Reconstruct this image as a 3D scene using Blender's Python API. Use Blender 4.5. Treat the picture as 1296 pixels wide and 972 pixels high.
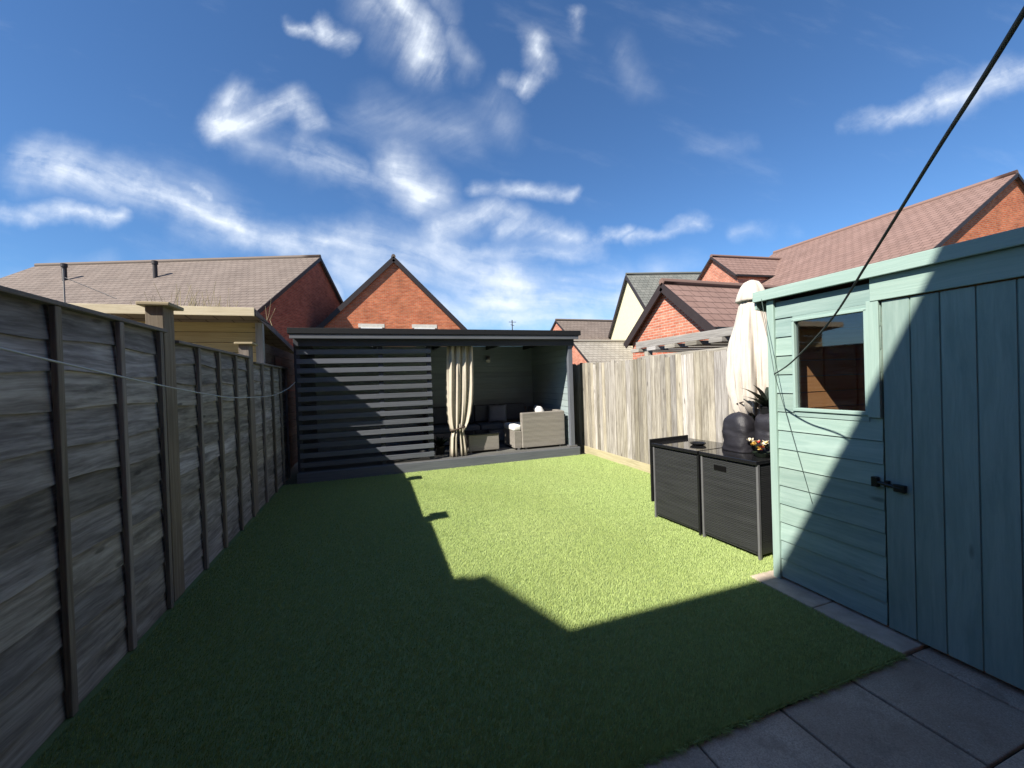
import bpy, bmesh, math, random
import numpy as np
from mathutils import Vector, Matrix
R_ = math.radians
random.seed(7); np.random.seed(7)
for o in list(bpy.data.objects): bpy.data.objects.remove(o)
sc = bpy.context.scene

# ------------------------------------------------------------------ camera
CX, CY, CZ = (0.9451, -0.0342, 0.3252), (-0.3252, 0.0020, 0.9456), (-0.0330, -0.9994, -0.0093)
cam = bpy.data.cameras.new('camera'); camo = bpy.data.objects.new('camera', cam); sc.collection.objects.link(camo)
rt = Vector((CX[0], CY[0], CZ[0])); dn = Vector((CX[1], CY[1], CZ[1])); fw = Vector((CX[2], CY[2], CZ[2]))
fw.normalize(); rt = (rt - fw * rt.dot(fw)).normalized(); up = rt.cross(fw)
camo.matrix_world = Matrix(((rt.x, up.x, -fw.x, 0), (rt.y, up.y, -fw.y, 0), (rt.z, up.z, -fw.z, 1.45), (0, 0, 0, 1)))
cam.sensor_width = 36; cam.lens = 36 * 502.8 / 1296; cam.clip_start = .05; cam.clip_end = 2000
sc.camera = camo

# ------------------------------------------------------------------ sky, sun, exposure
SUN = Vector((.98, .46, -1.0))                       # travel direction of the light
EL = math.atan2(1.0, math.hypot(.98, .46)); AZ = math.atan2(-.98, -.46)
SKY_STRENGTH, SUN_STRENGTH, EXPOSURE = .058, 5.0, .95
sun = bpy.data.lights.new('sun', 'SUN'); suno = bpy.data.objects.new('sun', sun); sc.collection.objects.link(suno)
sun.energy = SUN_STRENGTH; sun.angle = R_(.5); sun.color = (1, .94, .84)
suno.rotation_euler = SUN.to_track_quat('-Z', 'Y').to_euler(); suno.location = (-20, -10, 30)
sc.view_settings.view_transform = 'Standard'; sc.view_settings.look = 'None'
sc.view_settings.exposure = EXPOSURE; sc.view_settings.gamma = 1
sc.view_settings.use_curve_mapping = False

class NT:
    def __init__(s, nt): s.nt = nt
    def n(s, t, **k):
        nd = s.nt.nodes.new(t)
        for a, b in k.items(): setattr(nd, a, b)
        return nd
    def link(s, a, b): s.nt.links.new(a, b)
    def put(s, sock, v):
        if hasattr(v, 'is_output') or isinstance(v, bpy.types.NodeSocket): s.link(v, sock)
        else: sock.default_value = v
    def math(s, op, a, b=0.0, c=None, clamp=False):
        nd = s.n('ShaderNodeMath', operation=op, use_clamp=clamp); s.put(nd.inputs[0], a); s.put(nd.inputs[1], b)
        if c is not None: s.put(nd.inputs[2], c)
        return nd.outputs[0]
    def vmath(s, op, a, b=(0, 0, 0), out=0):
        nd = s.n('ShaderNodeVectorMath', operation=op); s.put(nd.inputs[0], a); s.put(nd.inputs[1], b)
        return nd.outputs[out]
    def scale(s, a, k):
        nd = s.n('ShaderNodeVectorMath', operation='SCALE'); s.put(nd.inputs[0], a); s.put(nd.inputs['Scale'], k); return nd.outputs[0]
    def maprange(s, v, a, b, c=0., d=1., smooth=True):
        nd = s.n('ShaderNodeMapRange'); nd.interpolation_type = 'SMOOTHSTEP' if smooth else 'LINEAR'; nd.clamp = True
        s.put(nd.inputs[0], v)
        for i, x in enumerate((a, b, c, d)): s.put(nd.inputs[i + 1], x)
        return nd.outputs[0]
    def noise(s, vec, scale, detail=4, rough=.55, dist=0., out=0):
        nd = s.n('ShaderNodeTexNoise'); s.put(nd.inputs['Vector'], vec)
        nd.inputs['Scale'].default_value = scale; nd.inputs['Detail'].default_value = detail
        nd.inputs['Roughness'].default_value = rough; nd.inputs['Distortion'].default_value = dist
        return nd.outputs[out]
    def mix(s, f, a, b, mode='MIX'):
        nd = s.n('ShaderNodeMix', data_type='RGBA', blend_type=mode); nd.clamp_factor = True
        s.put(nd.inputs[0], f); s.put(nd.inputs[6], a); s.put(nd.inputs[7], b); return nd.outputs[2]
    def comb(s, x, y, z=0.):
        nd = s.n('ShaderNodeCombineXYZ'); s.put(nd.inputs[0], x); s.put(nd.inputs[1], y); s.put(nd.inputs[2], z); return nd.outputs[0]
    def ramp(s, f, stops):
        nd = s.n('ShaderNodeValToRGB'); s.put(nd.inputs[0], f); el = nd.color_ramp.elements
        while len(el) < len(stops): el.new(.5)
        for e, (p, c) in zip(el, stops): e.position = p; e.color = (*c, 1) if len(c) == 3 else c
        return nd.outputs[0]

world = bpy.data.worlds.new('World'); sc.world = world; world.use_nodes = True
W = NT(world.node_tree); world.node_tree.nodes.clear()
sky = W.n('ShaderNodeTexSky', sky_type='NISHITA'); sky.sun_disc = False
sky.sun_elevation = EL; sky.sun_rotation = AZ % (2 * math.pi)
sky.altitude = 300; sky.air_density = 1.0; sky.dust_density = .12; sky.ozone_density = 2.6
# high cirrus: streaks laid on a far sky vault facing +Y of the garden (world directions)
d = W.n('ShaderNodeTexCoord').outputs['Generated']
nY = W.vmath('DOT_PRODUCT', d, (.3257, .9455, 0), out=1)
cu = W.vmath('DOT_PRODUCT', d, (.9455, -.3257, 0), out=1)
cv = W.vmath('DOT_PRODUCT', d, (0, 0, 1), out=1)
safe = W.math('MAXIMUM', nY, .05)
u = W.math('DIVIDE', cu, safe); v = W.math('DIVIDE', cv, safe)
uv = W.comb(u, v)
w1 = W.noise(uv, 2.6, 3, .55, out=1); w2 = W.noise(uv, 8., 7, .62, out=1)
wp = W.vmath('ADD', uv, W.scale(W.vmath('SUBTRACT', w1, (.5, .5, .5)), .13))
wp = W.vmath('ADD', wp, W.scale(W.vmath('SUBTRACT', w2, (.5, .5, .5)), .075))
S1 = lambda x, y: ((x - 648) / 503, (481 - .033 * (x - 648) - y) / 503)
# x0, y0, x1, y1, radius, strength (cloud streaks, in the sky's own tangent plane)
# groups of streaks; each: fibre angle, then (x0, y0, x1, y1, radius, strength) in the sky's own tangent plane
STROKES = {
 -17: [(55, 203, 120, 222, 24, 1.), (120, 222, 200, 250, 22, 1.), (200, 250, 330, 292, 17, .95), (330, 292, 470, 318, 17, .8), (470, 318, 640, 350, 28, .7), (150, 235, 270, 262, 26, .4),
       (-40, 258, 150, 275, 11, .85), (385, 203, 455, 225, 15, .7), (455, 225, 520, 240, 12, .6), (505, 215, 550, 248, 24, 1.), (520, 235, 560, 250, 14, .8),
       (500, 335, 640, 372, 26, .6), (440, 335, 560, 390, 22, .55), (400, 340, 430, 365, 16, .7), (262, 246, 272, 254, 8, .7), (230, 295, 360, 300, 14, .28), (330, 185, 400, 215, 18, .35)],
 60: [(515, -20, 535, 40, 21, 1.), (535, 40, 545, 78, 22, 1.), (545, 78, 565, 100, 13, .9), (490, 0, 520, 60, 22, .4), (575, 60, 600, 85, 15, .4), (570, 0, 580, 40, 14, .3),
      (688, 55, 695, 90, 12, .8), (695, 90, 680, 118, 10, .8), (680, 118, 655, 108, 9, .4), (290, 160, 312, 120, 15, .7), (640, 130, 655, 165, 18, .22), (800, 60, 820, 110, 16, .18), (735, 10, 742, 60, 6, .3)],
 25: [(293, 168, 345, 142, 17, 1.), (345, 142, 385, 128, 15, .95), (385, 128, 405, 168, 13, .8), (430, 35, 455, 48, 11, .95), (385, 28, 432, 42, 7, .6), (560, 295, 640, 268, 13, .65), (640, 268, 670, 285, 12, .5),
      (610, 248, 735, 242, 9, .6), (640, 290, 740, 300, 12, .6), (740, 312, 800, 298, 7, .55), (800, 306, 890, 288, 7, .5), (1088, 164, 1190, 132, 10, .75), (1190, 132, 1310, 98, 15, .85), (480, 150, 600, 165, 26, .25),
      (880, 190, 960, 180, 10, .15), (930, 300, 1010, 288, 8, .25)],
 -4: [(620, 372, 800, 380, 28, .8), (560, 400, 800, 400, 18, .8), (640, 345, 790, 352, 12, .45), (430, 395, 620, 405, 20, .5), (0, 352, 140, 332, 12, .2), (820, 350, 880, 340, 14, .25), (560, 320, 760, 322, 10, .45)]}
wf_ = W.noise(uv, 2.1, 2, .5, out=1); puff = W.noise(wp, 6., 9, .6)
total = None
for ang, lst in STROKES.items():
    acc = None
    for x0, y0, x1, y1, r, st in lst:
        a = S1(x0, y0); b = S1(x1, y1); ab = (b[0] - a[0], b[1] - a[1], 0); L2 = ab[0] ** 2 + ab[1] ** 2
        pa = W.vmath('SUBTRACT', wp, (*a, 0))
        h = W.math('DIVIDE', W.vmath('DOT_PRODUCT', pa, ab, out=1), L2, clamp=True)
        dist = W.vmath('LENGTH', W.vmath('SUBTRACT', pa, W.scale(ab, h)), out=1)
        m = W.math('POWER', W.maprange(dist, 2.05 * r / 503, .0, 0, 1, False), 1.7); m = W.math('MULTIPLY', m, st * 1.1)
        acc = m if acc is None else W.math('MAXIMUM', acc, m)
    ca, sa = math.cos(R_(ang)), math.sin(R_(ang)); src = W.vmath('ADD', uv, W.scale(wf_, .12))
    al = W.vmath('DOT_PRODUCT', src, (ca, sa, 0), out=1); ac_ = W.vmath('DOT_PRODUCT', src, (-sa, ca, 0), out=1)
    fib = W.noise(W.comb(W.math('MULTIPLY', al, 2.6), W.math('MULTIPLY', ac_, 15.)), 1., 9, .61)
    tex = W.math('ADD', W.math('MULTIPLY', fib, .5), W.math('MULTIPLY', puff, .5))
    dn = W.math('MULTIPLY', acc, W.maprange(tex, .34, .66, .08, 1.35, False))
    total = dn if total is None else W.math('ADD', total, dn)
rot = W.comb(W.math('MULTIPLY_ADD', u, .93, W.math('MULTIPLY', v, -.35)), W.math('MULTIPLY_ADD', u, .35, W.math('MULTIPLY', v, .93)))
dens = total
veil = W.math('MULTIPLY', W.maprange(W.noise(W.vmath('MULTIPLY', rot, (1.3, 4., 1)), 2., 6, .6), .52, .8), .09)
dens = W.math('ADD', dens, veil)
dens = W.math('MULTIPLY', dens, W.maprange(nY, .05, .2), clamp=True)
dens = W.math('MINIMUM', dens, .9)
cloud_col = (9.2, 9.9, 10.8, 1)
deep = W.vmath('MULTIPLY', sky.outputs[0], (.76, 1.10, 1.42))
skyc = W.mix(dens, deep, cloud_col)
bg = W.n('ShaderNodeBackground'); W.link(skyc, bg.inputs[0]); bg.inputs[1].default_value = SKY_STRENGTH
W.link(bg.outputs[0], W.n('ShaderNodeOutputWorld').inputs[0])

# ------------------------------------------------------------------ materials
MATS = {}
def material(name):
    m = bpy.data.materials.new(name); m.use_nodes = True; m.node_tree.nodes.clear(); t = NT(m.node_tree)
    b = t.n('ShaderNodeBsdfPrincipled'); o = t.n('ShaderNodeOutputMaterial'); t.link(b.outputs[0], o.inputs[0])
    MATS[name] = m; return m, t, b
def bump(t, b, h, strength=.4, dist=.01):
    nd = t.n('ShaderNodeBump'); nd.inputs['Strength'].default_value = strength; nd.inputs['Distance'].default_value = dist
    t.put(nd.inputs['Height'], h); t.link(nd.outputs[0], b.inputs['Normal'])
def tone(t): return t.n('ShaderNodeAttribute', attribute_name='tone').outputs['Fac']
def UV(t): return t.n('ShaderNodeTexCoord').outputs['UV']
def OBJ(t): return t.n('ShaderNodeTexCoord').outputs['Object']

def wood(name, ca, cb, cc, rough=.85, knots=True, tone_amt=.35, stain=.35, grain=1., fine=1.):
    """ca..cb grain colours, cc weather stains; grain runs along U"""
    m, t, b = material(name); uvn = UV(t)
    wv = t.vmath('ADD', uvn, t.scale(t.vmath('SUBTRACT', t.noise(uvn, 2.2, 3, out=1), (.5, .5, .5)), .05))
    g1 = t.noise(t.vmath('MULTIPLY', wv, (1.6, 46 * fine, 1)), 1., 5, .65, .4)
    g2 = t.noise(t.vmath('MULTIPLY', wv, (5, 160 * fine, 1)), 1., 3, .6)
    g = t.math('ADD', t.math('MULTIPLY', g1, .7), t.math('MULTIPLY', g2, .35))
    c = t.mix(t.maprange(g, .36, .72), (*ca, 1), (*cb, 1))
    st = t.noise(t.vmath('MULTIPLY', uvn, (1.2, 5., 1)), 1.3, 5, .65)
    c = t.mix(t.math('MULTIPLY', t.maprange(st, .5, .74), stain), c, (*cc, 1))
    if knots:
        vo = t.n('ShaderNodeTexVoronoi'); t.put(vo.inputs['Vector'], t.vmath('MULTIPLY', wv, (2.3, 7.5, 1))); vo.inputs['Scale'].default_value = 1.; vo.inputs['Randomness'].default_value = 1
        k = t.maprange(vo.outputs['Distance'], .13, .05)
        c = t.mix(t.math('MULTIPLY', k, .65), c, tuple(x * .3 for x in ca) + (1,))
    tn = tone(t); f = t.math('MULTIPLY_ADD', tn, tone_amt * 2, 1 - tone_amt)
    hue = t.math('FRACT', t.math('MULTIPLY', tn, 7.31)); c = t.vmath('MULTIPLY', c, t.comb(f, t.math('MULTIPLY', f, t.math('MULTIPLY_ADD', hue, tone_amt * .12, 1 - tone_amt * .1)), t.math('MULTIPLY', f, t.math('MULTIPLY_ADD', hue, tone_amt * .6, 1 - tone_amt * .45))))
    t.link(c, b.inputs['Base Color']); b.inputs['Roughness'].default_value = rough; b.inputs['Specular IOR Level'].default_value = .25
    bump(t, b, g, .5 * grain, .004); return m

def plain(name, col, rough=.6, metal=0., var=.12, scale=6, bmp=0., spec=.4):
    m, t, b = material(name); o = OBJ(t)
    n1 = t.noise(o, scale, 5, .6); f = t.maprange(n1, .25, .75, 1 - var, 1 + var, False)
    c = t.vmath('MULTIPLY', (*col,), t.comb(f, f, f))
    t.link(c, b.inputs['Base Color']); b.inputs['Roughness'].default_value = rough; b.inputs['Metallic'].default_value = metal
    b.inputs['Specular IOR Level'].default_value = spec
    if bmp: bump(t, b, t.noise(o, scale * 12, 4, .6), bmp, .004)
    return m

def brick(name, c1, c2, mortar, bw=.225, bh=.075, mort=.012, var=.25):
    m, t, b = material(name); uvn = UV(t)
    bt = t.n('ShaderNodeTexBrick'); t.put(bt.inputs['Vector'], uvn); bt.inputs['Scale'].default_value = 1
    bt.inputs['Brick Width'].default_value = bw; bt.inputs['Row Height'].default_value = bh; bt.inputs['Mortar Size'].default_value = mort
    bt.inputs['Mortar Smooth'].default_value = .2; bt.inputs['Bias'].default_value = -.1
    bt.inputs['Color1'].default_value = (*c1, 1); bt.inputs['Color2'].default_value = (*c2, 1); bt.inputs['Mortar'].default_value = (*mortar, 1)
    f = t.maprange(t.noise(uvn, 1.1, 6, .7), .3, .7, 1 - var, 1 + var, False)
    bigp = t.maprange(t.noise(t.vmath('MULTIPLY', uvn, (3., 9., 1)), 1., 3, .6), .3, .7, .78, 1.2, False)
    f = t.math('MULTIPLY', f, bigp)
    c = t.vmath('MULTIPLY', bt.outputs['Color'], t.comb(f, f, f)); t.link(c, b.inputs['Base Color'])
    b.inputs['Roughness'].default_value = .9; b.inputs['Specular IOR Level'].default_value = .2
    bump(t, b, t.math('SUBTRACT', 1., bt.outputs['Fac']), .6, .008); return m

def tiles(name, c1, c2, tw=.3, th=.3, var=.16, lip=(.25, .2, .18)):
    m, t, b = material(name); uvn = UV(t)
    bt = t.n('ShaderNodeTexBrick'); t.put(bt.inputs['Vector'], uvn); bt.inputs['Scale'].default_value = 1
    bt.inputs['Brick Width'].default_value = tw; bt.inputs['Row Height'].default_value = th; bt.inputs['Mortar Size'].default_value = .007
    bt.inputs['Mortar Smooth'].default_value = .5
    bt.inputs['Color1'].default_value = (*c1, 1); bt.inputs['Color2'].default_value = (*c2, 1); bt.inputs['Mortar'].default_value = tuple(x * y for x, y in zip(c1, lip)) + (1,)
    f = t.maprange(t.noise(uvn, .8, 6, .7), .3, .7, 1 - var, 1 + var, False)
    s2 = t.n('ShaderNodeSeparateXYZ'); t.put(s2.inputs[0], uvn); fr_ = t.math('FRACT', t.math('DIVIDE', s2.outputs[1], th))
    f = t.math('MULTIPLY', f, t.maprange(fr_, .0, .16, .5, 1.))  # overlap shade painted into the colour along each tile course
    c = t.vmath('MULTIPLY', bt.outputs['Color'], t.comb(f, f, f))
    lich = t.maprange(t.noise(uvn, 5, 6, .75), .62, .75)
    c = t.mix(t.math('MULTIPLY', lich, .35), c, (.3, .28, .2, 1))
    t.link(c, b.inputs['Base Color']); b.inputs['Roughness'].default_value = .85; b.inputs['Specular IOR Level'].default_value = .25
    sp = t.n('ShaderNodeSeparateXYZ'); t.put(sp.inputs[0], uvn)
    saw = t.math('SUBTRACT', 1., t.math('FRACT', t.math('DIVIDE', sp.outputs[1], th)))
    h = t.math('ADD', saw, t.math('MULTIPLY', t.math('SUBTRACT', 1., bt.outputs['Fac']), .5))
    bump(t, b, h, .9, .03); return m

def rattan(name, ca, cb, s=1.):
    m, t, b = material(name); uvn = t.scale(UV(t), s)
    sp = t.n('ShaderNodeSeparateXYZ'); t.put(sp.inputs[0], uvn)
    x = t.math('MULTIPLY', sp.outputs[0], 2 * math.pi / .03); y = t.math('MULTIPLY', sp.outputs[1], 2 * math.pi / .014)
    wv = t.math('MULTIPLY', t.math('SINE', x), t.math('SINE', y))
    rows = t.math('ABSOLUTE', t.math('SINE', t.math('MULTIPLY', y, .5)))
    f = t.math('MULTIPLY_ADD', wv, .25, t.math('MULTIPLY_ADD', rows, .5, .15))
    f = t.math('ADD', f, t.math('MULTIPLY', t.math('SUBTRACT', t.noise(t.vmath('MULTIPLY', uvn, (2, 30, 1)), 1, 3), .5), .8))
    c = t.mix(f, (*ca, 1), (*cb, 1)); t.link(c, b.inputs['Base Color']); b.inputs['Roughness'].default_value = .5
    bump(t, b, f, .6, .004); return m

fence_dark = wood('weathered_lap_fence', (.16, .145, .135), (.42, .395, .375), (.075, .068, .063), stain=.9, tone_amt=.34, fine=.38)
fence_post = wood('weathered_fence_post', (.15, .13, .115), (.28, .25, .22), (.09, .08, .07), stain=.5, knots=False)
post_mat = wood('brown_timber_post', (.145, .122, .104), (.25, .215, .185), (.09, .077, .066), stain=.5, knots=False)
post_cut = wood('sunbleached_post', (.33, .27, .18), (.5, .43, .3), (.25, .2, .13), stain=.4, knots=False)
fence_pale = wood('bleached_close_board', (.22, .197, .172), (.50, .468, .42), (.14, .124, .108), stain=.7, tone_amt=.36, fine=.6)
gravel_wood = wood('pale_gravel_board', (.38, .33, .2), (.5, .45, .3), (.22, .2, .12), stain=.4)
trellis_wood = wood('silver_grey_beam', (.2, .19, .18), (.36, .345, .33), (.12, .11, .1), stain=.5)
teal = wood('teal_painted_board', (.225, .325, .295), (.305, .41, .375), (.175, .27, .25), rough=.7, knots=True, stain=.75, tone_amt=.14, fine=.4)
teal_trim = wood('teal_painted_trim', (.265, .375, .335), (.32, .43, .385), (.2, .30, .27), rough=.7, knots=False, stain=.3, tone_amt=.05)
navy = wood('slate_painted_timber', (.040, .046, .058), (.060, .066, .08), (.03, .034, .044), rough=.5, knots=False, stain=.3, tone_amt=.12)
slate_grey = wood('grey_painted_slat', (.10, .108, .126), (.14, .15, .172), (.08, .087, .102), rough=.5, knots=False, stain=.3, tone_amt=.12)
deck_mat = wood('grey_decking', (.12, .125, .13), (.2, .2, .205), (.08, .08, .085), rough=.6, knots=False, stain=.5)
inner_teal = wood('muted_teal_lining', (.25, .315, .355), (.31, .38, .42), (.2, .255, .29), rough=.7, knots=False, stain=.4, tone_amt=.1)
pale_teal = wood('pale_blue_grey_lining', (.26, .32, .33), (.33, .39, .4), (.2, .25, .26), rough=.7, knots=False, stain=.4, tone_amt=.1)
orange_wood = wood('raw_pine_lining', (.58, .29, .11), (.7, .39, .17), (.42, .2, .08), stain=.3, tone_amt=.15)
pine_board = wood('yellow_pine_board', (.42, .32, .15), (.55, .43, .22), (.3, .22, .1), stain=.3, tone_amt=.12)
fascia_pale = wood('pale_fascia_board', (.5, .44, .34), (.62, .56, .45), (.35, .3, .22), stain=.4, knots=False)
brown_wood = wood('dark_brown_board', (.07, .05, .04), (.13, .095, .075), (.04, .03, .025), stain=.4)
red_brick = brick('orange_red_brick', (.50, .115, .045), (.60, .18, .075), (.42, .23, .15))
dark_brick = brick('deep_red_brick', (.30, .075, .05), (.38, .11, .07), (.28, .15, .11))
pink_brick = brick('salmon_brick', (.42, .125, .075), (.50, .19, .12), (.45, .31, .24))
cream = plain('cream_render', (.72, .66, .44), .9, var=.06, bmp=.2)
tile_tan = tiles('weathered_brown_tile', (.165, .13, .108), (.19, .152, .127))
tile_red = tiles('red_brown_tile', (.205, .128, .105), (.235, .15, .125))
tile_slate = tiles('grey_green_slate', (.13, .135, .12), (.17, .17, .15))
tile_grey = tiles('grey_beige_tile', (.26, .235, .2), (.31, .285, .245), th=.26)
barge = plain('dark_bargeboard', (.03, .022, .022), .6)
barge_b = plain('black_gutter', (.012, .012, .013), .4)
white_pvc = plain('white_window_frame', (.75, .75, .74), .4, var=.04)
felt = plain('black_roof_felt', (.006, .007, .009), .8, bmp=.5, scale=20)
black_gl = plain('black_glass_top', (.012, .012, .013), .06, spec=.8, var=.02)
black_metal = plain('black_metal', (.01, .01, .011), .35)
slot_shade_mat = plain('painted_slot_shade', (.003, .003, .003), .9, spec=.1)  # near-black colour paints the shade inside the handle recess
chrome_grey = plain('grey_aluminium_edge', (.16, .16, .165), .45, metal=.3)
rattan_blk = rattan('black_rattan', (.006, .006, .007), (.042, .043, .045))
rattan_grey = rattan('grey_brown_rattan', (.14, .125, .108), (.34, .315, .28), .6)
cushion = plain('off_white_cushion', (.72, .70, .66), .9, var=.05, bmp=.3, scale=20)
cush_shade = plain('shaded_back_cushion', (.1, .115, .13), .9, bmp=.3, scale=20)  # dark colour paints in the shade over the back-row cushions
canopy_mat = plain('cream_canopy_cloth', (.54, .485, .425), .9, var=.1, bmp=.25, scale=10)
curtain_mat = plain('beige_curtain_cloth', (.47, .42, .34), .9, var=.1, bmp=.25, scale=10)
black_cloth = plain('black_cover_cloth', (.016, .015, .02), .55, bmp=.7, scale=9, spec=.5)
leaf_dark = plain('dark_spiky_leaf', (.012, .02, .012), .5)
rope_mat = plain('dark_green_grey_cord', (.06, .07, .066), .6, bmp=.5, scale=80)
line_mat = plain('pale_washing_line', (.42, .43, .42), .5)
cord_mat = plain('thin_grey_cord', (.06, .09, .08), .7)
twig_mat = plain('dry_straw_twig', (.36, .3, .17), .9)
red_fl = plain('red_petal', (.55, .06, .04), .6); yel_fl = plain('yellow_petal', (.75, .5, .12), .6); pale_fl = plain('pale_petal', (.75, .66, .5), .6)
stone_strip = plain('pale_concrete_edging', (.46, .38, .3), .9, var=.25, scale=9, bmp=.6)

m, t, b = material('grey_paving_slab'); p = OBJ(t)
n1 = t.noise(p, 2.3, 6, .7); n2 = t.noise(p, 160, 3, .7)
c = t.mix(t.maprange(n1, .3, .7), (.385, .30, .225, 1), (.53, .43, .335, 1)); c = t.mix(t.maprange(n2, .35, .7, 0, .7), c, (.215, .165, .125, 1))
c = t.mix(t.math('MULTIPLY', t.maprange(t.noise(p, 70, 2, .5), .7, .76), .6), c, (.62, .58, .54, 1))
c = t.mix(t.math('MULTIPLY', t.maprange(t.noise(p, 6.5, 7, .72), .52, .68), .5), c, (.2, .16, .12, 1)); c = t.mix(t.math('MULTIPLY', t.maprange(t.noise(p, 3.1, 8, .75, 1.), .6, .72), .45), c, (.62, .53, .43, 1))
f = t.math('MULTIPLY_ADD', tone(t), .36, .82); c = t.vmath('MULTIPLY', c, t.comb(f, f, f))
t.link(c, b.inputs['Base Color']); b.inputs['Roughness'].default_value = .9; bump(t, b, t.math('ADD', n2, n1), .5, .003); slab_mat = m

m, t, b = material('lawn_backing'); p = OBJ(t)
c = t.mix(t.maprange(t.noise(p, 300, 2, .7), .3, .7), (.12, .17, .05, 1), (.2, .26, .09, 1)); t.link(c, b.inputs['Base Color']); b.inputs['Roughness'].default_value = .9
lawn_base = m
m, t, b = material('artificial_grass_fibre'); p = OBJ(t)
tn = tone(t); c = t.mix(tn, (.265, .35, .105, 1), (.365, .45, .16, 1))
c = t.mix(t.maprange(t.noise(p, .9, 4, .6), .35, .7, 0, .35), c, (.34, .395, .14, 1))
f = t.maprange(t.noise(p, 24, 3, .6), .3, .7, .86, 1.14, False); c = t.vmath('MULTIPLY', c, t.comb(f, f, f))
t.link(c, b.inputs['Base Color']); b.inputs['Roughness'].default_value = .55; b.inputs['Specular IOR Level'].default_value = .25
tr = t.n('ShaderNodeBsdfTranslucent'); t.link(c, tr.inputs[0]); mx = t.n('ShaderNodeMixShader'); mx.inputs[0].default_value = .12
t.link(b.outputs[0], mx.inputs[1]); t.link(tr.outputs[0], mx.inputs[2])
out = [n for n in t.nt.nodes if n.type == 'OUTPUT_MATERIAL'][0]; t.link(mx.outputs[0], out.inputs[0]); blade_mat = m

m, t, b = material('rough_ground'); p = OBJ(t)
c = t.mix(t.maprange(t.noise(p, .6, 6, .7), .35, .65), (.05, .07, .03, 1), (.12, .1, .07, 1)); t.link(c, b.inputs['Base Color']); b.inputs['Roughness'].default_value = .95; ground_mat = m

m, t, b = material('window_glass'); m.node_tree.nodes.remove(b)
tp = t.n('ShaderNodeBsdfTransparent'); tp.inputs[0].default_value = (.84, .84, .86, 1); gl = t.n('ShaderNodeBsdfGlossy'); gl.inputs['Roughness'].default_value = .02
fr = t.n('ShaderNodeLayerWeight'); fr.inputs[0].default_value = .5; mx = t.n('ShaderNodeMixShader')
t.link(t.math('MULTIPLY_ADD', t.math('POWER', fr.outputs['Facing'], 3.), .4, .09, clamp=True), mx.inputs[0]); t.link(tp.outputs[0], mx.inputs[1]); t.link(gl.outputs[0], mx.inputs[2])
t.link(mx.outputs[0], [n for n in t.nt.nodes if n.type == 'OUTPUT_MATERIAL'][0].inputs[0]); glass = m
dark_pane = plain('dark_house_pane', (.02, .025, .03), .05, spec=.8)

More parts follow.
